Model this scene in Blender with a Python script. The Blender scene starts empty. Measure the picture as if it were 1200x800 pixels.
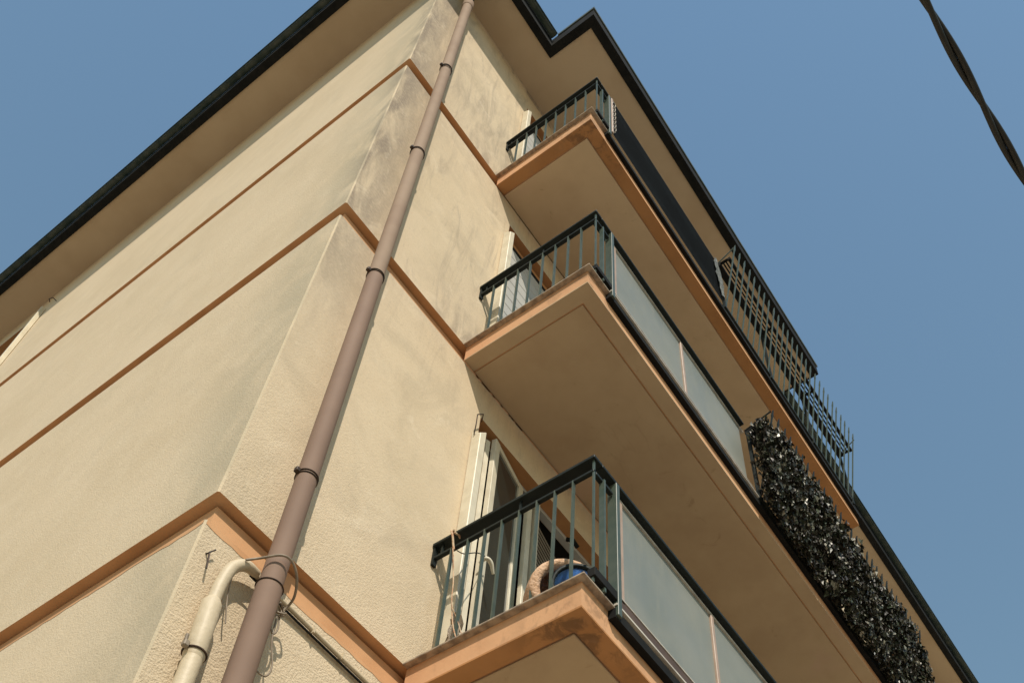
import bpy, bmesh, math, random
from mathutils import Vector, Matrix
random.seed(7)
sc = bpy.context.scene
COL = sc.collection
# ------------------------------------------------------------------ camera
R = ((0.5861104429827484, -0.6405576872716545, -0.49614554104995806),
     (-0.808454830851237, -0.42182885872847525, -0.41044025194555384),
     (0.05362215120511352, 0.6416745773528988, -0.7651002559659189))
CAM = Vector((-1.33224669, -2.72607757, 1.6))
cd = bpy.data.cameras.new('camera'); cam = bpy.data.objects.new('camera', cd); COL.objects.link(cam)
cam.matrix_world = Matrix.Translation(CAM) @ Matrix(R).to_4x4()
cd.sensor_fit = 'HORIZONTAL'; cd.sensor_width = 36.0; cd.lens = 1319.705 / 1200 * 36
cd.shift_x = -10.9 / 1200; cd.shift_y = 271.05 / 1200
cd.clip_start = 0.05; cd.clip_end = 6000
sc.camera = cam
# ------------------------------------------------------------------ world + sun
SUN = Vector((-0.85, -1.0, 1.38)).normalized()      # towards the sun
elev = math.asin(SUN.z)
w = bpy.data.worlds.new('World'); sc.world = w; w.use_nodes = True
nt = w.node_tree; bg = nt.nodes['Background']
sky = nt.nodes.new('ShaderNodeTexSky'); sky.sky_type = 'NISHITA'; sky.sun_disc = False
sky.sun_elevation = elev; sky.sun_rotation = math.atan2(SUN.x, SUN.y)
sky.air_density = 3.0; sky.dust_density = 0.0; sky.ozone_density = 7.0; sky.altitude = 50
nt.links.new(sky.outputs[0], bg.inputs[0]); bg.inputs[1].default_value = 0.113
sl = bpy.data.lights.new('sun', 'SUN'); sl.energy = 4.25; sl.angle = math.radians(0.53); sl.color = (1.0, 0.90, 0.76)
so = bpy.data.objects.new('sun', sl); COL.objects.link(so)
so.rotation_euler = SUN.to_track_quat('Z', 'Y').to_euler(); so.location = (-20, -24, 33)
sc.view_settings.view_transform = 'Standard'; sc.view_settings.look = 'None'
sc.view_settings.exposure = 0.0; sc.view_settings.gamma = 1.0
sc.render.engine = 'CYCLES'
sc.render.resolution_x = 1024; sc.render.resolution_y = 682
sc.cycles.max_bounces = 8; sc.cycles.diffuse_bounces = 4

# ------------------------------------------------------------------ node helpers
class NT:
    def __init__(s, name):
        s.m = bpy.data.materials.new(name); s.m.use_nodes = True
        s.t = s.m.node_tree; s.b = s.t.nodes['Principled BSDF']; s._pos = None
    def n(s, typ, **kw):
        nd = s.t.nodes.new(typ)
        for k, v in kw.items(): setattr(nd, k, v)
        return nd
    def set(s, inp, v):
        if isinstance(v, bpy.types.NodeSocket): s.t.links.new(v, inp)
        elif v is not None: inp.default_value = v
    def pos(s):
        if s._pos is None: s._pos = s.n('ShaderNodeNewGeometry').outputs['Position']
        return s._pos
    def xyz(s):
        q = s.n('ShaderNodeSeparateXYZ'); s.set(q.inputs[0], s.pos()); return q.outputs
    def m2(s, op, a, b=None, c=None):
        q = s.n('ShaderNodeMath', operation=op); s.set(q.inputs[0], a); s.set(q.inputs[1], b); s.set(q.inputs[2], c); return q.outputs[0]
    def ramp(s, v, a, b, lo=0.0, hi=1.0):
        q = s.n('ShaderNodeMapRange', interpolation_type='SMOOTHSTEP')
        s.set(q.inputs['Value'], v)
        for k, x in (('From Min', a), ('From Max', b), ('To Min', lo), ('To Max', hi)): s.set(q.inputs[k], x)
        return q.outputs[0]
    def noise(s, scale, detail=4, rough=.55, vec=None, stretch=None, dist=0.0):
        q = s.n('ShaderNodeTexNoise'); v = vec or s.pos()
        if stretch:
            mp = s.n('ShaderNodeMapping'); s.set(mp.inputs['Vector'], v); mp.inputs['Scale'].default_value = stretch; v = mp.outputs[0]
        s.set(q.inputs['Vector'], v); q.inputs['Scale'].default_value = scale
        q.inputs['Detail'].default_value = detail; q.inputs['Roughness'].default_value = rough; q.inputs['Distortion'].default_value = dist
        return q.outputs['Fac']
    def mix(s, f, a, b):
        q = s.n('ShaderNodeMix', data_type='RGBA'); s.set(q.inputs['Factor'], f)
        s.set(q.inputs[6], a if isinstance(a, bpy.types.NodeSocket) else (*a, 1)); s.set(q.inputs[7], b if isinstance(b, bpy.types.NodeSocket) else (*b, 1))
        return q.outputs[2]
    def bump(s, h, strength, dist=.01):
        q = s.n('ShaderNodeBump'); s.set(q.inputs['Strength'], strength); q.inputs['Distance'].default_value = dist
        s.set(q.inputs['Height'], h); s.set(s.b.inputs['Normal'], q.outputs[0])
    def col(s, c): s.set(s.b.inputs['Base Color'], c if isinstance(c, bpy.types.NodeSocket) else (*c, 1))
    def rough(s, r): s.set(s.b.inputs['Roughness'], r)

def simple(name, c1, c2=None, scale=8, rough=.6, metal=0, bump=0, bscale=200, spec=.5, bdist=.002, thr=(.35, .7)):
    m = NT(name)
    if c2: m.col(m.mix(m.ramp(m.noise(scale, 5), *thr), c1, c2))
    else: m.col(c1)
    m.rough(rough); m.b.inputs['Metallic'].default_value = metal
    m.b.inputs['Specular IOR Level'].default_value = spec
    if bump: m.bump(m.noise(bscale, 3), bump, bdist)
    return m.m

def wall_mat(name, side):
    m = NT(name); x, y, z = m.xyz()
    big = m.noise(.9, 4, .6); mid = m.noise(5, 5, .6)
    A, B, Cc = (.71, .585, .42), (.65, .53, .37), (.74, .62, .455)
    c = m.mix(m.ramp(big, .3, .7), A, B)
    c = m.mix(m.m2('MULTIPLY', m.ramp(mid, .45, .75), .5), c, Cc)
    gr = m.noise(70, 3, .6)                                   # plaster grain: slight tone change
    c = m.mix(m.ramp(gr, .35, .65, 0, .12), c, (.45, .35, .22))
    if side == 'R':
        # soot and damp near the corner, above the second storey
        d = m.ramp(x, .02, .55, 1, 0)
        streak = m.noise(3.0, 6, .62, stretch=(2.2, 1, .55), dist=.6)
        hz = m.ramp(z, 5.9, 8.9, .08, 1)
        f1 = m.m2('MULTIPLY', m.m2('MULTIPLY', d, hz), m.m2('MULTIPLY', m.ramp(streak, .16, .62), m.ramp(m.noise(38, 5, .7), .25, .6, .55, 1)))
        # stains hanging beneath the grooves
        fr = m.m2('FRACT', m.m2('DIVIDE', m.m2('SUBTRACT', 26.055, z), 3.0))   # 0 just below a groove, grows downwards
        under = m.m2('MULTIPLY', m.ramp(fr, 0, .38, 1, 0), m.ramp(z, 7.0, 8.6))
        pat = m.noise(4.5, 6, .65, stretch=(1.5, 1, .5), dist=.8)
        f2 = m.m2('MULTIPLY', under, m.ramp(pat, .34, .76))
        f2 = m.m2('MULTIPLY', f2, m.ramp(x, .0, .9, .9, .35))
        # damp patch where the slabs of the balconies meet the wall and above the top groove
        g = m.m2('MULTIPLY', m.ramp(x, .75, 1.15), m.ramp(fr, .72, .98))
        f3 = m.m2('MULTIPLY', m.m2('MULTIPLY', g, m.ramp(z, 7.9, 8.2)), m.ramp(pat, .36, .6))
        up = m.m2('MULTIPLY', m.ramp(z, 11.1, 11.5), m.ramp(z, 12.4, 13.4, 1, 0))
        f4 = m.m2('MULTIPLY', m.m2('MULTIPLY', up, m.ramp(x, .3, .6)), m.ramp(m.noise(3.2, 7, .7, stretch=(1.8, 1, .4), dist=.8), .38, .74))
        f = m.m2('MAXIMUM', m.m2('MAXIMUM', m.m2('MULTIPLY', f1, .95), m.m2('MULTIPLY', f2, .55)), m.m2('MAXIMUM', m.m2('MULTIPLY', f3, .75), m.m2('MULTIPLY', f4, .55)))
        c = m.mix(f, c, (.25, .205, .165))
        thin = m.noise(1.7, 6, .7, dist=1.0)
        c = m.mix(m.ramp(thin, .46, .72, 0, .30), c, (.37, .31, .225))
        run = m.noise(2.6, 7, .72, stretch=(2.4, 1, .35), dist=1.2)
        c = m.mix(m.m2('MULTIPLY', m.ramp(run, .50, .68, 0, .42), m.ramp(z, 6.5, 9)), c, (.33, .27, .21))
        pale = m.noise(3.1, 6, .7, dist=1.4)
        c = m.mix(m.ramp(pale, .56, .70, 0, .35), c, (.80, .69, .53))
        st = m.ramp(z, 4.3, 6.8, .80, .20)
    else:
        d = m.ramp(y, .0, .75, 1, 0)
        streak = m.noise(2.2, 6, .6, stretch=(1, 1.2, .7), dist=.5)
        c = m.mix(m.m2('MULTIPLY', m.m2('MULTIPLY', d, m.ramp(streak, .25, .6)), .5), c, (.36, .33, .24))
        e = m.ramp(y, .0, .22, 1, 0)
        f1 = m.m2('MULTIPLY', m.m2('MULTIPLY', e, m.ramp(z, 7.5, 9.5)), m.ramp(streak, .4, .62))
        c = m.mix(m.m2('MULTIPLY', f1, .6), c, (.27, .23, .18))
        c = m.mix(m.ramp(m.noise(1.3, 6, .7, dist=1.0), .5, .75, 0, .14), c, (.40, .36, .28))
        st = .32
    m.col(c); m.rough(.95); m.b.inputs['Specular IOR Level'].default_value = .15
    sp = m.m2('MULTIPLY', m.ramp(m.noise(62, 4, .7), .50, .72), m.ramp(m.noise(1.6, 4, .6), .3, .7, .35, 1)) if side == 'R' else m.m2('MULTIPLY', m.ramp(m.noise(62, 4, .7), .52, .75), .35)
    c = m.mix(m.m2('MULTIPLY', sp, .5), c, (.40, .32, .215)); m.col(c)
    v = m.n('ShaderNodeTexVoronoi'); m.set(v.inputs['Vector'], m.pos()); v.inputs['Scale'].default_value = 105
    g1 = m.noise(95, 5, .7); g2 = m.noise(24, 3, .55); g3 = m.noise(2.2, 3, .5)
    h = m.m2('ADD', m.m2('ADD', m.m2('MULTIPLY', v.outputs['Distance'], .5), g1), m.m2('ADD', m.m2('MULTIPLY', g2, .8), m.m2('MULTIPLY', g3, 2.5)))
    m.bump(h, st, .007)
    return m.m

M = {}
M['wallR'] = wall_mat('plaster_right', 'R'); M['wallL'] = wall_mat('plaster_left', 'L')
M['peach'] = simple('peach_paint', (.64, .365, .19), (.55, .30, .15), 3.5, .85, bump=.3, bscale=60, spec=.2)
M['groove'] = simple('groove_edge_paint', (.60, .375, .20), (.50, .30, .155), 3.5, .9, bump=.3, bscale=60, spec=.15)  # duller tone than peach, for the groove's floor and ceiling
def fascia_mat(nm, ca, cb, mould):
    m = NT(nm); x, y, z = m.xyz()
    c = m.mix(m.ramp(m.noise(3, 5), .35, .7), ca, cb)
    near = m.m2('MULTIPLY', m.ramp(x, 1.25, 1.9, 1, 0), m.ramp(y, -.5, -.85))
    f = m.m2('MULTIPLY', near, m.ramp(m.noise(9, 6, .65, stretch=(1, 1, .8), dist=.6), .45, .6))
    c = m.mix(m.m2('MULTIPLY', f, mould), c, (.06, .045, .035))
    c = m.mix(m.ramp(m.noise(14, 5, .6, stretch=(1, 1, .5)), .55, .72, 0, .3), c, (.33, .2, .12))
    m.col(c); m.rough(.88); m.b.inputs['Specular IOR Level'].default_value = .15
    m.bump(m.noise(55, 4), .35, .003); return m.m
M['fascia'] = fascia_mat('peach_fascia', (.66, .385, .215), (.57, .32, .175), .35); M['border'] = fascia_mat('orange_border', (.47, .235, .10), (.40, .195, .08), .55)
M['beige'] = simple('beige_ceiling_paint', (.58, .455, .315), (.52, .395, .265), 1.6, .9, bump=.25, bscale=40, spec=.15, bdist=.004)
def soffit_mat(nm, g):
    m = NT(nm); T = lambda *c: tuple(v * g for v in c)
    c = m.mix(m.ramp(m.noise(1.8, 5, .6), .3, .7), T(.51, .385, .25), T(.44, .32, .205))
    c = m.mix(m.ramp(m.noise(3.5, 6, .7, dist=1.5), .62, .72, 0, .35), c, (.28, .18, .10))
    vv = m.n('ShaderNodeTexVoronoi', feature='DISTANCE_TO_EDGE'); vv.inputs['Scale'].default_value = .9
    wv = m.n('ShaderNodeVectorMath', operation='ADD'); m.set(wv.inputs[0], m.pos()); nn = m.n('ShaderNodeTexNoise'); nn.inputs['Scale'].default_value = 2.5; nn.inputs['Detail'].default_value = 6; m.set(wv.inputs[1], nn.outputs['Color'])
    m.set(vv.inputs['Vector'], wv.outputs[0])
    ck = m.m2('MULTIPLY', m.ramp(vv.outputs['Distance'], 0, .006, 1, 0), m.ramp(m.noise(.8, 3), .5, .6))
    c = m.mix(m.m2('MULTIPLY', ck, .12), c, (.20, .13, .08))
    c = m.mix(m.ramp(m.noise(1.1, 4, .6, dist=.5), .60, .75, 0, .5), c, (.56, .38, .29))
    m.col(c); m.rough(.92); m.b.inputs['Specular IOR Level'].default_value = .15
    m.bump(m.noise(30, 4), .2, .004); return m.m
M['soffit0'] = soffit_mat('balcony_soffit_paint', 1.0); M['soffit1'] = soffit_mat('balcony_soffit_paint_mid', 1.06); M['soffit2'] = soffit_mat('balcony_soffit_paint_top', 1.22)  # soffit tone lifted a step on each higher floor
M['stone'] = simple('coping_stone', (.44, .35, .26), (.22, .17, .13), 22, .8, bump=.3, bscale=120)
M['darkgreen'] = simple('dark_green_paint', (.006, .011, .010), (.012, .018, .016), 12, .6, spec=.3, bump=.1, bscale=80)
M['black'] = simple('black_metal', (.009, .010, .010), (.016, .016, .015), 9, .8, spec=.15)
M['greygreen'] = simple('grey_green_paint', (.055, .080, .062), (.08, .10, .078), 16, .45, bump=.1, bscale=90)
M['gutter'] = simple('gutter_metal', (.055, .075, .06), (.13, .135, .105), 6, .5, .2)
M['copper'] = simple('pinkish_frame_metal', (.44, .32, .245), (.36, .26, .195), 12, .5)
M['trim'] = simple('pale_trim', (.60, .56, .48), (.42, .38, .33), 14, .55)
M['channel'] = simple('brown_channel', (.075, .045, .03), (.10, .06, .04), 8, .6)
def glass_mat():
    m = NT('frosted_glass')
    c = m.mix(m.ramp(m.noise(1.6, 4, .6), .3, .7), (.22, .245, .225), (.29, .30, .265))
    c = m.mix(m.ramp(m.noise(260, 2, .5), .72, .78, 0, .5), c, (.62, .6, .5))
    c = m.mix(m.ramp(m.noise(6, 6, .7, stretch=(2.5, 1, .35)), .5, .75, 0, .35), c, (.36, .34, .27))
    c = m.mix(m.ramp(m.noise(.8, 2, .5), .45, .65, 0, .4), c, (.33, .33, .27))
    m.col(c); m.rough(m.ramp(m.noise(2.5, 4), .3, .7, .42, .6)); m.b.inputs['Specular IOR Level'].default_value = .4
    m.b.inputs['Transmission Weight'].default_value = .15
    return m.m
M['frost'] = glass_mat()
M['screen'] = simple('dark_screen_fabric', (.007, .009, .010), (.010, .013, .014), 3, .95, spec=.08, bump=.2, bscale=60, bdist=.003)
M['darkglass'] = simple('dark_window_glass', (.03, .04, .038), (.045, .055, .05), 2, .08, spec=.6)
M['white'] = simple('cream_white_paint', (.72, .66, .52), (.62, .56, .43), 9, .5, bump=.1, bscale=50)
M['greyslat'] = simple('shutter_slat', (.42, .38, .32), (.36, .32, .27), 7, .6)
M['greyshut'] = simple('pale_grey_shutter', (.50, .50, .48), (.43, .43, .41), 6, .55)
M['interior'] = simple('dark_room', (.02, .018, .015), None, rough=.9)
M['pipe'] = simple('mauve_brown_pipe_paint', (.225, .150, .112), (.26, .175, .13), 2.5, .75, spec=.25, bump=.12, bscale=30, bdist=.003)
M['pipe2'] = simple('faded_pipe_paint', (.335, .245, .18), (.29, .205, .15), 3, .8, spec=.2, bump=.12, bscale=30)
M['clamp'] = simple('rusty_dark_clamp', (.03, .025, .022), (.09, .05, .03), 30, .6, .4)
M['conduit'] = simple('cream_pipe_paint', (.60, .50, .35), (.53, .44, .30), 14, .55, bump=.45, bscale=45, bdist=.004)
M['wire'] = simple('grey_brown_wire', (.22, .17, .12), (.32, .26, .19), 30, .55)
M['cable'] = simple('black_rubber_cable', (.010, .011, .010), (.018, .019, .016), 40, .55, bump=.2, bscale=120)
M['rope'] = simple('pale_rope', (.62, .48, .33), (.45, .22, .12), 35, .9, bump=.6, bscale=300)
M['blue'] = simple('blue_plastic', (.26, .46, .78), (.20, .40, .70), 5, .3)
M['wicker'] = simple('tan_wicker', (.72, .48, .32), (.50, .30, .17), 45, .85, bump=.9, bscale=90, bdist=.01)
M['shade_sheet'] = simple('pale_shade_sheet', (.66, .58, .48), (.5, .42, .33), 18, .9, bump=.5, bscale=60, bdist=.006)
M['plastic'] = simple('torn_grey_plastic', (.38, .40, .38), (.24, .26, .25), 30, .5, bump=.7, bscale=60, bdist=.01)
M['rooftile'] = simple('roof_metal', (.10, .09, .08), (.14, .12, .10), 3, .6)
M['terracotta'] = simple('orange_reveal_paint', (.50, .255, .11), (.43, .21, .09), 4, .85, bump=.2, bscale=50, spec=.2)
def leaf_mat():
    m = NT('dark_leaf'); g = m.n('ShaderNodeNewGeometry'); r = g.outputs['Random Per Island']
    q = m.n('ShaderNodeValToRGB'); m.set(q.inputs[0], r); e = q.color_ramp.elements
    e[0].position = 0; e[0].color = (.016, .022, .013, 1); e[1].position = .80; e[1].color = (.060, .080, .046, 1)
    k = e.new(.55); k.color = (.036, .025, .020, 1); k = e.new(.88); k.color = (.16, .155, .11, 1); k = e.new(1.0); k.color = (.42, .40, .33, 1)  # palest leaf tones stand in for sun glints
    m.col(q.outputs[0]); m.rough(m.ramp(r, 0, 1, .50, .36)); m.b.inputs['Specular IOR Level'].default_value = .36
    return m.m
M['leaf'] = leaf_mat()
M['ground'] = simple('paving', (.25, .215, .165), (.20, .17, .13), 1.5, .9, bump=.3, bscale=30)

# ------------------------------------------------------------------ mesh helpers
def new_obj(name, bm, mat, parent=None, smooth=False, recalc=True):
    if recalc: bmesh.ops.recalc_face_normals(bm, faces=bm.faces[:])
    me = bpy.data.meshes.new(name); bm.to_mesh(me); bm.free()
    me.materials.append(mat)
    if smooth:
        for p in me.polygons: p.use_smooth = len(p.vertices) <= 4
    o = bpy.data.objects.new(name, me); COL.objects.link(o)
    if parent: 
        o.parent = parent
        pw = parent
        off = Vector((0, 0, 0))
        while pw: off += pw.location; pw = pw.parent
        me.transform(Matrix.Translation(-off))
    return o
def thing(name, label, cat, loc=(0, 0, 0), group=None):
    o = bpy.data.objects.new(name, None); COL.objects.link(o); o.location = loc; o.empty_display_size = .2
    o['label'] = label; o['category'] = cat
    if group: o['group'] = group
    return o
def tag(o, label, cat, group=None):
    o['label'] = label; o['category'] = cat
    if group: o['group'] = group
    return o
def box(bm, x0, x1, y0, y1, z0, z1):
    v = [bm.verts.new((x, y, z)) for z in (z0, z1) for x, y in ((x0, y0), (x1, y0), (x1, y1), (x0, y1))]
    for f in ((0, 3, 2, 1), (4, 5, 6, 7), (0, 1, 5, 4), (1, 2, 6, 5), (2, 3, 7, 6), (3, 0, 4, 7)): bm.faces.new([v[i] for i in f])
    return v
def bbox(*a, bev=0):
    bm = bmesh.new(); box(bm, *a)
    if bev: bmesh.ops.bevel(bm, geom=bm.edges[:], offset=bev, segments=1, affect='EDGES')
    return bm
def quad(bm, *pts): return bm.faces.new([bm.verts.new(p) for p in pts])
def catmull(pts, n=8):
    P = [Vector(p) for p in pts]; out = []
    for i in range(len(P) - 1):
        a = P[i - 1] if i else P[0] * 2 - P[1]; b = P[i]; c = P[i + 1]; d = P[i + 2] if i + 2 < len(P) else P[-1] * 2 - P[-2]
        for k in range(n):
            t = k / n
            out.append(.5 * ((2 * b) + (c - a) * t + (2 * a - 5 * b + 4 * c - d) * t * t + (3 * b - a - 3 * c + d) * t ** 3))
    out.append(P[-1]); return out
def tube(bm, pts, r, seg=12, caps=True, flat=None):
    P = [Vector(p) for p in pts]; rings = []
    t0 = (P[1] - P[0]).normalized(); u = t0.orthogonal().normalized()
    for i, p in enumerate(P):
        t = (P[min(i + 1, len(P) - 1)] - P[max(i - 1, 0)]).normalized()
        u = (u - t * u.dot(t)).normalized(); v = t.cross(u)
        rr = r[i] if isinstance(r, (list, tuple)) else r
        rings.append([bm.verts.new(p + (u * math.cos(2 * math.pi * k / seg) + v * math.sin(2 * math.pi * k / seg)) * rr) for k in range(seg)])
    for a, b in zip(rings, rings[1:]):
        for k in range(seg): bm.faces.new((a[k], a[(k + 1) % seg], b[(k + 1) % seg], b[k]))
    if caps:
        for rg in (rings[0][::-1], rings[-1]): bm.faces.new([bm.verts.new(v.co) for v in rg])
def tube_obj(name, pts, r, mat, parent=None, seg=12, smooth_n=0):
    bm = bmesh.new()
    if smooth_n:
        if isinstance(r, (list, tuple)):
            r = [r[i] + (r[i + 1] - r[i]) * j / smooth_n for i in range(len(r) - 1) for j in range(smooth_n)] + [r[-1]]
        pts = catmull(pts, smooth_n)
    tube(bm, pts, r, seg); return new_obj(name, bm, mat, parent, smooth=True)
def grid_wall(bm, axis, u0, u1, z0, z1, holes, off=0.0):
    us = sorted({u0, u1, *[min(max(h[0], u0), u1) for h in holes], *[min(max(h[1], u0), u1) for h in holes]})
    zs = sorted({z0, z1, *[min(max(h[2], z0), z1) for h in holes], *[min(max(h[3], z0), z1) for h in holes]})
    for a, b in zip(us, us[1:]):
        for c, d in zip(zs, zs[1:]):
            mu, mz = (a + b) / 2, (c + d) / 2
            if any(h[0] < mu < h[1] and h[2] < mz < h[3] for h in holes): continue
            if axis == 'x': quad(bm, (off, b, c), (off, a, c), (off, a, d), (off, b, d))
            else: quad(bm, (a, off, c), (b, off, c), (b, off, d), (a, off, d))

S = 3.0; L0 = 5.244; NK = 3
L = [L0 + S * k for k in range(3)]
GT = [L0 + S * k for k in (-1, 0, 1, 2)]           # groove tops
GH, GD, CH = .188, .047, .008
XR, YL, ZT = 16.0, 14.0, 14.165
DX0, DX1, DH = 1.43, 3.25, 2.446

# ------------------------------------------------------------------ ground
g = bmesh.new(); quad(g, (-1500, -1500, 0), (1500, -1500, 0), (1500, 1500, 0), (-1500, 1500, 0))
go = new_obj('ground', g, M['ground'], recalc=False); go['kind'] = 'structure'
pv = new_obj('pavement', bbox(-1.9, 17.5, -1.9, 15.5, .004, .13, bev=.01), M['stone']); pv['kind'] = 'structure'

# ------------------------------------------------------------------ apartment building
B = thing('apartment_building', 'cream plastered apartment building with orange string grooves, seen steeply from below at its corner', 'building', (8, 7, 0))
LW = (6.08, 7.55, 12.0, 13.66)                       # window of the left wall (y0,y1,z0,z1)
doors = [(DX0, DX1, l, l + DH) for l in L] 
more = [(4.4, 5.5, l, l + DH) for l in L] + [(9.0, 10.2, l, l + DH) for l in L]
bounds = [0.0] + [t for t in GT] + [ZT]
for i in range(len(bounds) - 1):
    z0 = bounds[i]; z1 = (bounds[i + 1] - GH) if i < len(bounds) - 2 else ZT
    bm = bmesh.new(); grid_wall(bm, 'y', CH, XR, z0, z1, [d for d in doors + more if z0 - .01 <= d[2] < z1])
    new_obj('wall', bm, M['wallR'], B, recalc=False)
    bm = bmesh.new(); grid_wall(bm, 'x', CH, YL, z0, z1, [LW] if z0 < 12 < z1 else [])
    new_obj('wall', bm, M['wallL'], B, recalc=False)
    bm = bmesh.new(); quad(bm, (0, CH, z0), (CH, 0, z0), (CH, 0, z1), (0, CH, z1))
    n = 60
    new_obj('corner_bead', bm, M['wallL'], B, recalc=False)
    bm = bmesh.new(); quad(bm, (XR, 0, z0), (XR, YL, z0), (XR, YL, z1), (XR, 0, z1)); quad(bm, (XR, YL, z0), (0, YL, z0), (0, YL, z1), (XR, YL, z1))
    new_obj('wall', bm, M['wallL'], B, recalc=False)
for t in GT:
    b = t - GH; d = GD; bm = bmesh.new()
    tc = t - .022; e = d + .022                        # narrow shadow gap at the top of the back face
    quad(bm, (d, d, b), (XR, d, b), (XR, d, tc), (d, d, tc)); quad(bm, (d, YL, b), (d, d, b), (d, d, tc), (d, YL, tc))
    quad(bm, (d, d, tc), (XR, d, tc), (XR, e, tc), (e, e, tc)); quad(bm, (d, YL, tc), (d, d, tc), (e, e, tc), (e, YL, tc))
    quad(bm, (e, e, tc), (XR, e, tc), (XR, e, t), (e, e, t)); quad(bm, (e, YL, tc), (e, e, tc), (e, e, t), (e, YL, t))
    new_obj('string_groove', bm, M['peach'], B, recalc=False); bm = bmesh.new(); d = e
    for z in (b, t):                                   # floor and ceiling of the groove
        quad(bm, (CH, 0, z), (XR, 0, z), (XR, d, z), (d, d, z)); quad(bm, (0, YL, z), (0, CH, z), (d, d, z), (d, YL, z))
        bm.faces.new([bm.verts.new(p) for p in ((0, CH, z), (CH, 0, z), (d, d, z))])
    new_obj('groove_edge', bm, M['groove'], B, recalc=False)
    if t > 6: continue
    # over-painted orange edge on the wall just under the groove
    bm = bmesh.new(); us = [.0 + i * .05 for i in range(120)]; rr = random.Random(int(t * 10))
    wy = [.012 + .012 * rr.random() + (.02 if .04 < u < .45 and t < 6 else 0) * rr.random() for u in us]
    for a, c, p, q in zip(us, us[1:], wy, wy[1:]):
        quad(bm, (max(a, CH), -.0015, b - p), (c, -.0015, b - q), (c, -.0015, b), (max(a, CH), -.0015, b))
        quad(bm, (-.0015, c, b - q), (-.0015, max(a, CH), b - p), (-.0015, max(a, CH), b), (-.0015, c, b))
    new_obj('paint_edge', bm, M['peach'], B, recalc=False)
# reveals and dark rooms behind the openings
def reveal(hole, axis, depth, mat, inner):
    a, b, c, d = hole; bm = bmesh.new()
    P = (lambda u, w, z: (u, w, z)) if axis == 'y' else (lambda u, w, z: (w, u, z))
    for p in (((a, 0, c), (a, depth, c), (a, depth, d), (a, 0, d)), ((b, 0, c), (b, 0, d), (b, depth, d), (b, depth, c)),
              ((a, 0, d), (a, depth, d), (b, depth, d), (b, 0, d)), ((a, 0, c), (b, 0, c), (b, depth, c), (a, depth, c))):
        quad(bm, *[P(*q) for q in p])
    new_obj('window_reveal', bm, mat, B)
    bm = bmesh.new(); D = 2.2; e = .3
    for p in (((a, depth, c), (a - e, D, c), (a - e, D, d), (a, depth, d)), ((b, depth, c), (b, depth, d), (b + e, D, d), (b + e, D, c)),
              ((a, depth, d), (a - e, D, d), (b + e, D, d), (b, depth, d)), ((a, depth, c), (b, depth, c), (b + e, D, c), (a - e, D, c)),
              ((a - e, D, c), (b + e, D, c), (b + e, D, d), (a - e, D, d))):
        quad(bm, *[P(*q) for q in p])
    new_obj('room', bm, M['interior'], B)
for h in doors + more: reveal(h, 'y', .16, M['terracotta'], None)
reveal(LW, 'x', .16, M['terracotta'], None)

# eaves: soffit, dark fascia board, gutter
E0, E1 = .39, .475
FX0, FX1, FY = 1.165, 6.22, 1.0                       # the part of the roof that juts over the balconies
FB = .095
def eave_outline(o, oj):      # o: ordinary overhang, oj: inset from the jutting part's outer line
    return [(-o, YL + o), (-o, -o), (FX0 + oj, -o), (FX0 + oj, -FY + oj), (FX1 - oj * .0, -FY + oj), (FX1 - oj * .0, -o), (XR + o, -o), (XR + o, YL + o)]
def roof_sheet(o, oj, z, flip):
    bm = bmesh.new(); xa = FX0 + oj
    for x0, x1, y0, y1 in ((-o, xa, -o, YL + o), (xa, FX1, -FY + oj, YL + o), (FX1, XR + o, -o, YL + o)):
        p = [(x0, y0, z), (x1, y0, z), (x1, y1, z), (x0, y1, z)]; quad(bm, *(p[::-1] if flip else p))
    return bm
new_obj('soffit', roof_sheet(E0, FB, ZT, True), M['beige'], B, recalc=False)
def ring(outA, outB, z0, z1, name, mat):
    bm = bmesh.new(); n = len(outA)
    A0 = [bm.verts.new((*p, z0)) for p in outA]; A1 = [bm.verts.new((*p, z1)) for p in outA]
    B0 = [bm.verts.new((*p, z0)) for p in outB]; B1 = [bm.verts.new((*p, z1)) for p in outB]
    for i in range(n):
        j = (i + 1) % n
        for q in ((A0[i], A0[j], B0[j], B0[i]), (A1[j], A1[i], B1[i], B1[j]), (B0[i], B0[j], B1[j], B1[i]), (A0[j], A0[i], A1[i], A1[j])): bm.faces.new(q)
    return new_obj(name, bm, mat, B)
oa = eave_outline(E0, FB); ob = eave_outline(E1, 0); ob[4] = (FX1 + .012, ob[4][1]); ob[5] = (FX1 + .012, ob[5][1])
ring(oa, ob, ZT - .018, ZT + .20, 'fascia_board', M['black'])
bm = bmesh.new()                                       # thin metal drip edge along the top of the jutting part
for a in ((FX0 - .012, FX1 + .024, -FY - .014, -FY - .0005, ZT + .17, ZT + .215), (FX0 - .012, FX0 - .0005, -FY, -E1 - .08, ZT + .17, ZT + .215)): box(bm, *a)
new_obj('drip_edge', bm, M['gutter'], B)
new_obj('roof', roof_sheet(E1 - .002, .002, ZT + .199, False), M['rooftile'], B, recalc=False)
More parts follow.
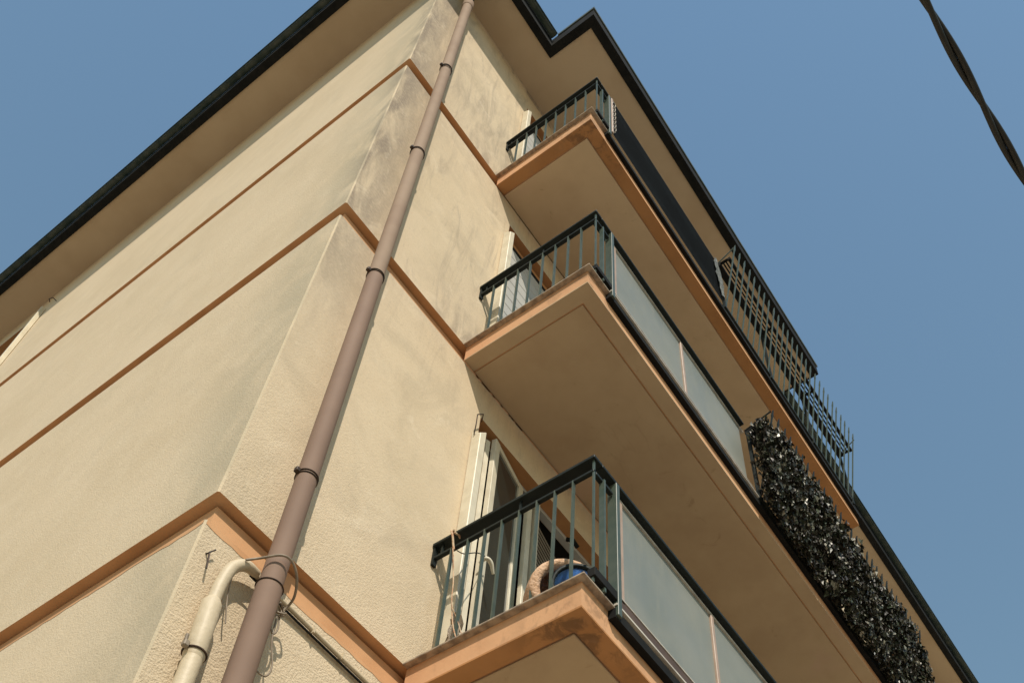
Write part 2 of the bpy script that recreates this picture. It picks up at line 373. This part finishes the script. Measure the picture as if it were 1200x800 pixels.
def gutter(p0, p1, outward, label=None):
    # half-round gutter with a rolled lip, running p0 -> p1
    p0 = Vector(p0); p1 = Vector(p1); o = Vector(outward); r = .038; bm = bmesh.new(); prof = []
    zc = ZT + .19
    for k in range(11):
        a = math.pi * k / 10; prof.append((-math.cos(a) * r + r, zc - math.sin(a) * r))
    prof += [(2 * r + .006, zc + .006), (2 * r + .010, zc), (2 * r + .006, zc - .008)]
    prev = None
    for P in (p0, p1):
        row = [bm.verts.new(P + o * a + Vector((0, 0, b))) for a, b in prof]
        if prev:
            for i in range(len(row) - 1): bm.faces.new((prev[i], prev[i + 1], row[i + 1], row[i]))
        prev = row
    bmesh.ops.solidify(bm, geom=bm.faces[:], thickness=.003)
    g = new_obj('gutter', bm, M['gutter'], B, smooth=False)
gutter((-E1 - .001, -E1 - .1, 0), (-E1 - .001, YL, 0), (-1, 0, 0))
gutter((-E1 - .1, -E1 - .001, 0), (FX0 - .02, -E1 - .001, 0), (0, -1, 0))
gutter((FX1 + .03, -E1 - .001, 0), (XR, -E1 - .001, 0), (0, -1, 0))

# window of the left wall: white frame, narrow shutter leaf standing out
W = new_obj('window', bbox(.09, .13, LW[0], LW[1], LW[2], LW[2] + .05), M['white'], B)
for a in ((.09, .13, LW[0], LW[0] + .05, LW[2] + .051, LW[3]), (.09, .13, LW[1] - .05, LW[1], LW[2] + .051, LW[3]), (.09, .13, LW[0] + .051, LW[1] - .051, LW[3] - .05, LW[3] - .001)):
    new_obj('frame', bbox(*a), M['white'], W)
new_obj('pane', bbox(.105, .115, LW[0] + .051, LW[1] - .051, LW[2] + .051, LW[3] - .051), M['darkglass'], W)
new_obj('shutter', bbox(-.055, -.004, LW[0] - .03, LW[0] + .012, LW[2] + .0, LW[3] - .06, bev=.004), M['white'], W)
bm = bmesh.new(); tube(bm, [(0, 5.86, 13.60), (-.05, 5.88, 13.63), (-.06, 5.97, 13.68), (-.03, 6.0, 13.69)], .006, 6); new_obj('shutter_hook', bm, M['clamp'], W)
new_obj('sill', bbox(-.05, .09, LW[0] - .05, LW[1] + .05, LW[2] - .045, LW[2] - .002, bev=.004), M['stone'], W)

# balcony doors
def door_unit(k):
    l = L[k]; top = l + DH; y0 = .092
    D = new_obj('balcony_door', bbox(DX0 + .001, DX1 - .001, y0, y0 + .05, top - .035, top - .001), M['greyshut'], B)
    for a, b in ((DX0 + .001, DX0 + .05), (DX1 - .05, DX1 - .001)): new_obj('frame', bbox(a, b, y0, y0 + .05, l + .02, top - .036), M['white'], D)
    new_obj('threshold', bbox(DX0, DX1, .0, .16, l + .001, l + .018), M['stone'], D)
    # jamb post that carries the folded shutter, standing proud of the wall
    zt = {0: 7.44, 1: 10.42, 2: 13.42}[k]
    bm = bmesh.new()
    v = box(bm, DX0 - .058, DX0 - .004, -.078, -.003, l + .03, zt)
    v[4].co.z -= .07; v[5].co.z -= .0
    bmesh.ops.bevel(bm, geom=bm.edges[:], offset=.004, segments=1, affect='EDGES')
    new_obj('folded_shutter', bm, M['white'], D)
    return D
D0 = door_unit(0); D1 = door_unit(1); D2 = door_unit(2)
l = L[0]; top = l + DH
def leaf_sash(D, xa, ya, xb, yb, z0, z1, st=.05, th=.035, stile=M['white']):
    """glazed door leaf between plan points a and b"""
    a = Vector((xa, ya, 0)); b = Vector((xb, yb, 0)); d = (b - a).normalized(); n = Vector((-d.y, d.x, 0)) * th; Wd = (b - a).length
    def pr(u0, u1, w0, w1, za, zb):
        bm = bmesh.new(); v = box(bm, u0, u1, w0, w1, za, zb)
        for q in v: q.co = a + d * q.co.x + n * q.co.y + Vector((0, 0, q.co.z))
        bmesh.ops.bevel(bm, geom=bm.edges[:], offset=.003, segments=1, affect='EDGES')
        return bm
    new_obj('stile', pr(0, st, 0, 1, z0, z1), stile, D); new_obj('stile', pr(Wd - st, Wd, 0, 1, z0, z1), stile, D)
    new_obj('sash_rail', pr(st + .001, Wd - st - .001, 0.05, .95, z1 - .045, z1), stile, D); new_obj('sash_rail', pr(st + .001, Wd - st - .001, .05, .95, z0, z0 + .12), stile, D)
    if Wd > .2:
        new_obj('pane', pr(st + .001, Wd - st - .001, .4, .55, z0 + .121, z1 - .046), M['darkglass'], D)
leaf_sash(D0, 1.50, .055, 1.585, .03, l + .03, top - .06, .034, .03)
leaf_sash(D0, 1.60, -.005, 2.02, .088, l + .03, top - .03, .06)
for xa in (2.045, 2.125):
    new_obj('stile', bbox(xa, xa + .045, .055, .091, l + .03, top - .04, bev=.003), M['white'], D0)
# slatted shutter leaf beside the glazed leaf
sa = Vector((2.12, .10, 0)); sb = Vector((3.10, .31, 0)); sd = (sb - sa).normalized(); sn = Vector((-sd.y, sd.x, 0)); SW = (sb - sa).length
def slat_bm(u0, u1, w0, w1, za, zb, tilt=0):
    bm = bmesh.new(); v = box(bm, u0, u1, w0, w1, za, zb)
    for q in v: q.co = sa + sd * q.co.x + sn * (q.co.y + (q.co.z - za) * tilt) + Vector((0, 0, q.co.z))
    return bm
ztop = 7.64
for u0, u1 in ((0, .045), (SW - .045, SW)): new_obj('stile', slat_bm(u0, u1, 0, .034, l + .03, ztop), M['greyslat'], D0)
nsl = 52; first = None
for i in range(nsl):
    if not first: first = new_obj('slat', slat_bm(.046, SW - .046, .004, .012, l + .04, l + .082, .30), M['greyslat'], D0)
    else:
        c = first.copy(); COL.objects.link(c); c.parent = D0; c.location.z = i * .0445
# interior lintel rail and the dark hook seen through the railing
bm = bmesh.new(); tube(bm, [(2.5, .07, 7.62), (2.52, .03, 7.60), (2.56, .02, 7.56)], .016, 8); new_obj('door_catch', bm, M['black'], D0)
bm = bmesh.new(); tube(bm, [(1.445, .0, 7.655), (1.40, -.05, 7.64), (1.345, -.055, 7.56), (1.345, -.055, 7.44), (1.365, -.03, 7.38), (1.39, -.03, 7.42)], .004, 6)
new_obj('shutter_hook', bm, M['clamp'], D0)
# door handle cover (white curved) and lower kick panel
tube_obj('door_handle', [(1.57, -.02, 6.36), (1.575, -.06, 6.38), (1.61, -.07, 6.37), (1.65, -.06, 6.32)], [.009, .013, .013, .008], M['white'], D0, 10, 4)
for k, D in ((1, D1), (2, D2)):
    l = L[k]; top = l + DH; n = 16
    for i in range(n):
        z0 = l + .03 + i * (DH - .22) / n; z1 = z0 + (DH - .22) / n - .006
        new_obj('shutter_board', bbox(DX0 + .052, DX1 - .052, .045, .062, z0, z1, bev=.003), M['greyshut'], D)
    new_obj('roller_gap', bbox(DX0 + .052, DX1 - .052, .05, .12, top - .185, top - .12), M['black'], D)
    new_obj('roller_box', bbox(DX0 + .052, DX1 - .052, .06, .13, top - .119, top - .037), M['terracotta'], D)
for h in more: new_obj('shutter', bbox(h[0] + .002, h[1] - .002, .08, .11, h[2] + .002, h[3] - .002), M['greyshut'], B)

# ------------------------------------------------------------------ balconies
LIPX, LIPY, BX1 = 1.165, -1.0, 6.24
descr = ['lowest balcony with orange slab edge, green railing and frosted glass panels',
         'middle balcony with plain beige underside, frosted panels and a leafy hedge on its railing',
         'top balcony with orange-bordered underside, dark screened railing and spiked rack fence']
BALC = []
for k in range(3):
    l = L[k]; A = thing('balcony', descr[k], 'balcony', (LIPX + .5, -.5, l), 'balconies stacked up the right wall'); BALC.append(A)
    bx = LIPX + .034; by = LIPY + .034; bot = l - .178; bw = .098
    new_obj('slab', bbox(bx, BX1 - .02, by, -.002, bot + .012, l - .0145), M['fascia'], A)
    bm = bmesh.new()      # underside border
    box(bm, bx - .002, bx + bw, by - .002, -.003, bot, bot + .011); box(bm, bx + bw + .0005, BX1 - .018, by - .002, by + bw, bot, bot + .011)
    box(bm, BX1 - .018 - bw, BX1 - .0175, by + bw + .0005, -.003, bot, bot + .011)
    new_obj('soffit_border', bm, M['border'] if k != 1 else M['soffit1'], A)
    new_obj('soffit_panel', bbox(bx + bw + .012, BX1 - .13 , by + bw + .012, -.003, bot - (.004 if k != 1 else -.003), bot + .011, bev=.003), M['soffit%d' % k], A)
    bm = bmesh.new(); xs = [LIPX + i * .5 for i in range(11)] 
    bm = bbox(LIPX, BX1, LIPY, -.002, l - .014, l, bev=.003)
    new_obj('coping', bm, M['stone'], A)
    # black strip under the coping on the long side
    new_obj('black_strip', bbox(1.40, BX1 - .01, LIPY - .004, by - .001, l - .07, l - .0145), M['black'], A)
    RX = 1.217; RY = -1.014; TZ = l + .928
    rail = bmesh.new(); box(rail, RX, RX + .074, RY, -.003, TZ - .022, TZ); box(rail, RX + .0741, 3.30 if k else 6.2, RY, RY + .074, TZ - .022, TZ)
    bmesh.ops.bevel(rail, geom=rail.edges[:], offset=.003, segments=1, affect='EDGES')
    RA = new_obj('railing', rail, M['darkgreen'], A)
    new_obj('under_rail', bbox(RX + .012, RX + .036, RY + .012, -.004, TZ - .118, TZ - .098, bev=.003), M['darkgreen'], RA)
    new_obj('under_rail', bbox(RX + .0361, 1.40, RY + .012, RY + .036, TZ - .118, TZ - .098, bev=.003), M['darkgreen'], RA)
    new_obj('bottom_rail', bbox(RX + .01, 1.405, RY, RY + .04, l + .03, l + .085, bev=.002), M['black'], RA)
    for s in (-.02, -.52): new_obj('rail_spacer', bbox(RX + .018, RX + .030, RY + 1.0 + s - .03, RY + 1.0 + s - .018, TZ - .098, TZ - .02), M['darkgreen'], RA)
    ys = [-.130 - .1072 * i for i in range(9)]
    proto = None
    for i, y in enumerate(ys):
        if i == 8: b = bbox(RX + .016, RX + .026, RY + .012, RY + .022, l + .001, TZ - .02)
        else: b = bbox(RX + .011, RX + .031, y - .004, y + .004, l + .001, TZ - .104)
        if i in (0, 8): proto = new_obj('baluster', b, M['greygreen'], RA); y_0 = y
        else:
            b.free(); c = base.copy(); COL.objects.link(c); c.parent = RA; c.location.y = base.location.y + (y - ys[0])
        if i == 0: base = proto
    for x in (1.315,):
        new_obj('baluster', bbox(x - .006, x + .006, RY + .004, RY + .034, l + .001, TZ - .1), M['greygreen'], RA)
    new_obj('post', bbox(1.405, 1.435, RY - .004, RY + .05, l - .06, TZ - .021, bev=.002), M['greygreen'], RA)
    new_obj('wall_bracket', bbox(RX + .01, RX + .04, -.016, -.0015, TZ - .16, TZ - .021), M['darkgreen'], RA)
    ends = {0: 6.2, 1: 3.345, 2: 3.34}[k]
    if k < 2:
        PW = .90; x = 1.497; i = 0
        while x < ends - .2:
            x1 = min(x + PW, ends)
            new_obj('glass_post', bbox(x - .012, x + .016, RY + .030, RY + .06, l + .115, TZ - .055, bev=.003), M['copper'], RA)
            new_obj('frosted_panel', bbox(x + .017, x1 - .013, RY + .043, RY + .050, l + .14, TZ - .05), M['frost'], RA)
            x = x1; i += 1
        new_obj('panel_trim', bbox(1.45, ends, RY + .032, RY + .054, TZ - .05, TZ - .038), M['trim'], RA)
        new_obj('panel_channel', bbox(1.44, ends, RY + .030, RY + .07, l + .04, l + .130), M['channel'], RA)
        new_obj('panel_trim', bbox(1.44, ends, RY + .026, RY + .034, l + .1301, l + .137), M['trim'], RA)
        new_obj('sill_strip', bbox(1.40, ends, RY + .0, RY + .03, l + .0005, l + .012), M['trim'], RA)
    else:
        bm = bmesh.new(); n = 40; pv = None
        for i in range(n + 1):
            x = 1.475 + (ends - 1.475) * i / n; wv = .006 * math.sin(i * 1.3) + .004 * math.sin(i * .47)
            row = [bm.verts.new((x, RY + .004 + wv * (1 - abs(j - 2) / 2), l + .05 + (TZ - .02 - l - .05) * j / 4)) for j in range(5)]
            if pv:
                for j in range(4): bm.faces.new((pv[j], row[j], row[j + 1], pv[j + 1]))
            pv = row
        bmesh.ops.solidify(bm, geom=bm.faces[:], thickness=.004)
        new_obj('screen_cloth', bm, M['screen'], RA, smooth=True)
        new_obj('glass_post', bbox(1.438, 1.462, RY - .012, RY + .02, l + .02, TZ - .03, bev=.003), M['copper'], RA)
        bm = bmesh.new()
        for i in range(7):   # curled lacing that ties the screen on
            z = l + .14 + i * .105
            tube(bm, [(1.468 + .022 * math.cos(t) , RY - .012 - .01 * math.sin(t), z + .042 * math.sin(t)) for t in [j * .6 for j in range(11)]], .003, 5)
        new_obj('screen_lacing', bm, M['trim'], RA)

# ------------------------------------------------------------------ spiked rack fences
def rack_fence(k, x0, x1, label, pitch, mat, yt, zt):
    l = L[k]; TZ = l + .928
    F = thing('spiked_fence', label, 'fence', (x0, -1.0, l), 'spiked rack fences on the outer railing')
    bm = bmesh.new(); ux = .007
    # one picket: slender bar leaning outwards, pointed tip
    a = Vector((0, -1.006, l + .06)); b = Vector((0, yt, zt)); d = (b - a)
    pts = []
    for t, wd in ((0, .0075), (.90, .0075), (.93, .013), (1.0, .001)):
        p = a + d * t; pts.append([bm.verts.new((x0 + s * wd, p.y + q * .005, p.z)) for s, q in ((-1, -1), (1, -1), (1, 1), (-1, 1))])
    for r0, r1 in zip(pts, pts[1:]):
        for j in range(4): bm.faces.new((r0[j], r0[(j + 1) % 4], r1[(j + 1) % 4], r1[j]))
    bm.faces.new(pts[0][::-1]); bm.faces.new(pts[-1])
    base = new_obj('picket', bm, mat, F); n = int(round((x1 - x0) / pitch))
    for i in range(1, n + 1):
        c = base.copy(); COL.objects.link(c); c.parent = F; c.location.x = i * pitch; c.rotation_euler.y = random.uniform(-.006, .006)
    zr = TZ
    new_obj('rack_rail', bbox(x0 - .03, x1 + .02, -1.045, -.985, zr - .05, zr), M['black'], F)
    for y, wd in ((-1.067, .0065), (-1.096, .0065)): new_obj('rack_bar', bbox(x0 - .02, x1 + .02, y - wd, y + wd, zr - .022, zr - .006), M['black'], F)
    new_obj('rack_rail', bbox(x0 - .03, x1 + .02, -1.152, -1.122, zr - .04, zr), M['black'], F)
    m = 3
    for i in range(m + 1):
        x = x0 - .025 + (x1 - x0 + .03) * i / m
        new_obj('rack_bracket', bbox(x - .014, x + .014, -1.122, -1.0455, zr - .030, zr - .019), M['black'], F)
        new_obj('rack_post', bbox(x - .014, x + .014, -1.02, -.995, l + .002, zr - .051), M['darkgreen'], F)
    for x in (x0 - .03, x1 + .012):
        bm = bmesh.new(); tube(bm, [(x, -.99, zr - .01), (x, yt + .01, l + .928 + (zt - l - .928) * .55)], .007, 6); new_obj('stay_bar', bm, mat, F)
    new_obj('foot_rail', bbox(x0 - .03, x1 + .02, -1.012, -.985, l + .05, l + .08), M['darkgreen'], F)
    return F
rack_fence(2, 3.40, 6.07, 'green spiked fence with black planter rack along the top balcony against the sky', .103, M['greygreen'], -1.215, L[2] + 1.16)
rack_fence(1, 3.39, 6.16, 'dark spiked fence of the middle balcony, its tips poking out of the leafy hedge', .100, M['darkgreen'], -1.235, L[1] + 1.04)
# returns of the rack fence at the balcony end
bm = bmesh.new()

# leafy hedge on the middle balcony
H = thing('ivy_hedge', 'dark glossy leafy hedge hanging over the spiked fence of the middle balcony', 'hedge', (3.3, -1.05, L[1]))
def leaves(n, seed):
    rnd = random.Random(seed); V = []; F = []
    l = L[1]
    for i in range(n):
        x = 3.30 + rnd.random() * 2.84
        zz = rnd.random() ** .9; z = l - .07 + zz * (.95 + .03 * math.sin(x * 9) + .02 * math.sin(x * 23))
        t = min(1, max(0, (z - l - .06) / .98))
        bulge = .19 * t + (.065 + .080 * math.sin(min(1, .1 + zz) * math.pi * .9)) * (.8 + .35 * math.sin(x * 7 + zz * 4) * math.sin(x * 3.1 + 1))
        if t > .8: bulge = min(bulge, .235)
        y = -1.0 - bulge * (rnd.random() ** .4)
        if x > 5.95: z -= (x - 5.95) * 1.2 * zz
        dn = math.sin(x * 17 + z * 9) * math.sin(x * 6.3 - z * 21) + math.sin(z * 33 + x * 4) * .5
        if dn < -.75 and rnd.random() < .75: continue
        y -= .08 * max(0, dn) * rnd.random() * (1 if t < .75 else .15); z += .02 * math.sin(x * 31) * zz
        c = Vector((x, y, z)); s = rnd.uniform(.013, .026) if rnd.random() < .85 else rnd.uniform(.026, .036)
        nrm = Vector((rnd.gauss(-.1, .55), -1 + rnd.gauss(0, .4), rnd.gauss(.15, .6))).normalized()
        up = Vector((rnd.gauss(0, .6), rnd.gauss(0, .3), -1 if rnd.random() < .65 else .9))
        up = (up - nrm * up.dot(nrm)).normalized(); sd = up.cross(nrm)
        k = len(V); wd = s * rnd.uniform(.55, .75); fold = nrm * s * .22
        V += [c - up * s, c + up * s * 1.15, c + sd * wd + fold - up * s * .15, c - sd * wd + fold - up * s * .15, c + up * s * .1 - nrm * s * .05]
        F += [(k, k + 2, k + 4), (k + 4, k + 2, k + 1), (k, k + 4, k + 3), (k + 4, k + 1, k + 3)]
    off = Vector((3.3, -1.05, L[1]))
    me = bpy.data.meshes.new('foliage'); me.from_pydata([v - off for v in V], [], F); me.update(); me.materials.append(M['leaf'])
    o = bpy.data.objects.new('foliage', me); COL.objects.link(o); o.parent = H; o['kind'] = 'stuff'
leaves(34000, 3)
for i in range(14):
    x = 3.35 + i * .2; tube_obj('stem', [(x, -1.03, L[1] + .02), (x + .05, -1.08, L[1] + .3), (x - .03, -1.14, L[1] + .6), (x + .06, -1.12, L[1] + .9)], .007, M['clamp'], H, 5, 3)

# torn plastic sheet at the end of the dark screen
bm = bmesh.new(); rnd = random.Random(4); pv = None
for j in range(13):
    t = j / 12; z = L[2] + .93 - t * .78; wdt = .05 + .07 * math.sin(t * math.pi) + rnd.uniform(-.02, .02)
    row = [bm.verts.new((3.34 - .04 * (1 - t) + wdt * (u / 3 - .5), -1.022 - .014 * rnd.random(), z + rnd.uniform(-.012, .012))) for u in range(4)]
    if pv:
        for u in range(3): bm.faces.new((pv[u], row[u], row[u + 1], pv[u + 1]))
    pv = row
bmesh.ops.solidify(bm, geom=bm.faces[:], thickness=.003)
tag(new_obj('plastic_sheet', bm, M['plastic']), 'torn grey plastic strip hanging at the end of the dark screen on the top balcony', 'plastic sheet')

# ------------------------------------------------------------------ drainpipe
P0 = Vector((.341, -.112, .15)); 
def pp(z): t = (z - 4.38) / (13.65 - 4.38); return Vector((.305 + (.281 - .305) * t, -.112, z))
DP = thing('drainpipe', 'long mauve-brown drainpipe running up the corner wall to the green gutter outlet', 'drainpipe', tuple(pp(.2)))
secs = [(.2, 4.86), (4.80, 7.60), (7.54, 9.56), (9.50, 11.51), (11.45, 13.60)]
for i, (a, b) in enumerate(secs):
    tube_obj('pipe_section', [pp(a), pp(b)], (.053, .048, .047, .046, .046)[i], M['pipe'] if i < 2 else M['pipe2'], DP, 28)
tube_obj('pipe_collar', [pp(13.52), pp(13.54), pp(13.66), pp(13.69)], [.050, .055, .055, .040], M['pipe2'], DP, 24)
tube_obj('gutter_outlet', [pp(13.66), pp(13.95), pp(14.0) + Vector((-.02, -.06, .05)), (.28, -.36, 14.24)], [.042, .045, .05, .055], M['darkgreen'], DP, 20, 4)
for z in (1.6, 3.4, 4.86, 5.59, 7.585, 9.55, 11.5):
    c = pp(z); bm = bmesh.new(); n = 28; rc = .055 if z < 5 else .0505
    for zz in ((0,) if z == 4.86 else (-.009, .009)):
        tube(bm, [c + Vector((rc * math.cos(2 * math.pi * i / n), rc * math.sin(2 * math.pi * i / n), zz)) for i in range(n + 1)], .003, 6, caps=False)
    cl = new_obj('clamp', bm, M['clamp'], DP)
    if z != 4.86:
        new_obj('clamp_bolt', bbox(c.x - .070, c.x - .048, c.y - .012, c.y + .012, z - .014, z + .014, bev=.003), M['clamp'], cl)
        new_obj('clamp_bolt', bbox(c.x + .047, c.x + .055, c.y + .04, c.y + .112, z - .008, z + .004, bev=.002), M['clamp'], cl)

# ------------------------------------------------------------------ cream conduit left of the drainpipe
CD = thing('conduit', 'cream painted conduit bending behind the drainpipe and along the wall groove', 'pipe', (.14, -.05, .2))
tube_obj('pipe_section', [(.150, -.05, .2), (.142, -.05, 4.40)], .036, M['conduit'], CD, 20)
tube_obj('pipe_collar', [(.142, -.05, 4.36), (.142, -.05, 4.375), (.132, -.05, 4.64), (.133, -.05, 4.665)], [.036, .0405, .039, .028], M['conduit'], CD, 20)
tube_obj('pipe_bend', [(.133, -.05, 4.64), (.136, -.05, 4.76), (.155, -.052, 4.87), (.205, -.055, 4.935), (.27, -.045, 4.955)], [.026, .026, .026, .025, .020], M['conduit'], CD, 16, 5)
tube_obj('cable_and_shadow', [(.25, -.045, 4.955), (.31, -.03, 4.958), (.48, -.022, 4.965), (.75, -.020, 4.955), (1.0, -.020, 4.945), (1.20, -.02, 4.94)], .011, M['conduit'], CD, 10, 4)
tube_obj('cable_and_shadow', [(.25, -.035, 4.935), (.48, -.018, 4.942), (.75, -.016, 4.932), (1.0, -.016, 4.922), (1.20, -.016, 4.915)], .0055, M['black'], CD, 8, 3)  # black strand set in as the cream cable's shadow on the wall
for x in (.62, .80): new_obj('cable_clip', bbox(x - .004, x + .004, -.036, -.001, 4.94, 4.972), M['conduit'], CD)
n = 24; c = Vector((.1415, -.05, 4.385)); bm = bmesh.new()
tube(bm, [c + Vector((.0435 * math.cos(2 * math.pi * i / n), .0435 * math.sin(2 * math.pi * i / n), 0)) for i in range(n + 1)], .0042, 6, caps=False)
cl = new_obj('clamp', bm, M['clamp'], CD)
new_obj('clamp_screw', bbox(.076, .098, -.075, -.052, 4.37, 4.40, bev=.004), M['wire'], cl); tube_obj('clamp_screw', [(.082, -.064, 4.40), (.080, -.066, 4.425)], .007, M['wire'], cl, 8)
tube_obj('clamp_screw', [(.185, -.04, 4.36), (.19, -.01, 4.34)], .006, M['clamp'], cl, 8)

# wire tied round pipe and conduit
WR = thing('tie_wire', 'loose grey wire looped round the drainpipe and tied in a knot beside it', 'wire', (.34, -.2, 4.9))
c = pp(4.95)
tube_obj('wire_loop', [(.18, -.085, 4.925), (.22, -.11, 4.96), (.27, -.175, 4.985), (.32, -.185, 4.985), (.375, -.165, 4.955), (.42, -.12, 4.92), (.435, -.075, 4.90), (.42, -.055, 4.86), (.39, -.07, 4.835)], .0055, M['wire'], WR, 8, 6)
tube_obj('wire_end', [(.183, -.075, 4.93), (.172, -.05, 4.86), (.185, -.035, 4.78), (.205, -.035, 4.69), (.222, -.035, 4.63)], .0032, M['wire'], WR, 6, 5)
kc = Vector((.400, -.075, 4.835))
for s in range(2):
    tube_obj('wire_knot', [kc + Vector((.026 * math.cos(t) , -.012 * s + .010 * math.sin(t * 2), .022 * math.sin(t) + .008 * s)) for t in [j * .55 for j in range(13)]], .0045, M['wire'], WR, 7, 3)
tube_obj('wire_end', [kc + Vector((-.01, 0, -.01)), kc + Vector((-.012, 0, -.09)), kc + Vector((.008, 0, -.12)), kc + Vector((.022, 0, -.08)), kc + Vector((.012, 0, -.01))], .004, M['wire'], WR, 7, 5)
tube_obj('wire_end', [kc + Vector((0, .0, -.02)), kc + Vector((.012, 0, -.15)), kc + Vector((.045, -.005, -.27)), kc + Vector((.03, 0, -.33)), kc + Vector((-.03, .01, -.32)), kc + Vector((-.075, .02, -.29))], .0038, M['wire'], WR, 7, 5)

# small anchor in the wall
bm = bmesh.new(); tube(bm, [(.058, .0, 4.895), (.060, -.02, 4.89), (.068, -.028, 4.80)], .004, 6); tube(bm, [(.058, -.02, 4.89), (.078, -.022, 4.925)], .0035, 6)
tag(new_obj('wall_anchor', bm, M['clamp']), 'small rusty wire anchor in the plaster between the corner and the cream conduit', 'anchor')

# ------------------------------------------------------------------ overhead cable
CA = thing('overhead_cable', 'thick twisted black cable crossing the blue sky in the upper right', 'cable', (0, -3.05, 5.5))
a = Vector((-.9, -2.993, 5.5)); b = Vector((2.2, -3.204, 5.5)); n = 150
for ph in (0, math.pi):
    pts = []
    for i in range(n + 1):
        t = i / n; p = a.lerp(b, t); th = t * 3.11 / .36 * math.pi + ph - .384
        sag = .02 * math.sin(t * math.pi)
        pts.append(p + Vector((0, math.cos(th) * .0098, math.sin(th) * .0098)))
    tube_obj('strand', pts, .0098, M['cable'], CA, 10)

# ------------------------------------------------------------------ things on the lowest balcony
l = L[0]
# straw hat / wicker ring round the blue tub
TB = thing('wicker_basket', 'round tan wicker basket leaning in the corner of the lowest balcony', 'basket', (1.47, -.62, l + .0))
def lathe(bm, prof, c, axis, seg=28):
    ax = Vector(axis).normalized(); u = ax.orthogonal().normalized(); v = ax.cross(u); rows = []
    for r, h in prof: rows.append([bm.verts.new(Vector(c) + ax * h + (u * math.cos(2 * math.pi * k / seg) + v * math.sin(2 * math.pi * k / seg)) * r) for k in range(seg)])
    for a, b in zip(rows, rows[1:]):
        for k in range(seg): bm.faces.new((a[k], a[(k + 1) % seg], b[(k + 1) % seg], b[k]))
    return rows
BC = Vector((1.345, -.78, 5.432)); AX = Vector((-.62, -.62, -.20)).normalized()
bm = bmesh.new(); pr = []
for j in range(13):
    t = 2 * math.pi * j / 12; pr.append((.146 + .026 * math.cos(t), .026 * math.sin(t)))
lathe(bm, pr, BC, AX); new_obj('rim', bm, M['wicker'], TB, smooth=True)
bm = bmesh.new(); lathe(bm, [(.170, 0.0), (.178, -.05), (.18, -.13), (.14, -.20), (.08, -.23), (.001, -.235)], BC, AX); new_obj('bowl', bm, M['wicker'], TB, smooth=True)
TU = thing('blue_tub', 'blue plastic tub with dark rim inside the tan wicker basket', 'tub', tuple(BC))
bc = BC + Vector((.02, -.04, -.02)) + AX * .01
bm = bmesh.new(); lathe(bm, [(.108, .03), (.10, -.02), (.085, -.06), (.001, -.065)], bc, AX); bmesh.ops.solidify(bm, geom=bm.faces[:], thickness=.004); new_obj('body', bm, M['blue'], TU, smooth=True)
bm = bmesh.new(); lathe(bm, [(.106, .026), (.122, .026), (.122, .045), (.106, .045), (.106, .026)], bc, AX); new_obj('rim', bm, M['darkgreen'], TU, smooth=True)

RP = thing('rope', 'pale and orange cord tied to the wall end of the lowest railing', 'rope', (1.2, -.15, 6.15))
tube_obj('knot', [(1.212, -.13, 6.19), (1.205, -.14, 6.16), (1.208, -.15, 6.12), (1.22, -.15, 6.07), (1.225, -.155, 6.03)], .006, M['rope'], RP, 7, 4)
tube_obj('knot', [(1.215, -.145, 6.19), (1.24, -.12, 6.2), (1.275, -.13, 6.17), (1.24, -.165, 6.15), (1.207, -.155, 6.15)], .006, M['rope'], RP, 7, 4)
tube_obj('cord', [(1.222, -.15, 6.04), (1.215, -.17, 5.92), (1.21, -.20, 5.75), (1.215, -.205, 5.60), (1.22, -.23, 5.42), (1.23, -.26, 5.30)], .0035, M['rope'], RP, 7, 5)
tube_obj('cord', [(1.222, -.15, 6.04), (1.20, -.19, 5.90), (1.22, -.19, 5.73), (1.205, -.22, 5.55), (1.24, -.24, 5.45), (1.25, -.29, 5.28)], .0022, M['rope'], RP, 6, 5)
tube_obj('washing_wire', [(1.235, -.17, 6.02), (1.33, -.13, 6.12), (1.47, -.09, 6.30), (1.60, -.05, 6.42)], .003, M['black'], RP, 6, 4)

# sheet standing in for rail shadow and a grey-blue item; small white plastic bottle
bm = bmesh.new(); lathe(bm, [(.001, 0), (.034, 0), (.036, .01), (.036, .09), (.030, .12), (.012, .14), (.012, .165), (.001, .165)], (1.30, -.235, l + .001), (0, 0, 1), 18)
tag(new_obj('bottle', bm, M['white'], smooth=True), 'small white bottle standing behind the first balusters of the lowest balcony', 'bottle')
bm = bmesh.new(); pv = None; rnd = random.Random(9)
for j in range(9):
    row = [bm.verts.new((1.30 + .02 * rnd.random() + .02 * math.sin(u * 1.7 + j), -.12 - .018 * u, l + .36 - j * .042 + .02 * math.sin(u))) for u in range(5)]
    if pv:
        for u in range(4): bm.faces.new((pv[u], row[u], row[u + 1], pv[u + 1]))
    pv = row
bmesh.ops.solidify(bm, geom=bm.faces[:], thickness=.003)
tag(new_obj('shade_sheet', bm, M['shade_sheet'], smooth=True), 'sheet standing in for a rail shadow and an unclear grey-blue item by the wall behind the first balusters of the lowest balcony', 'shade_sheet')
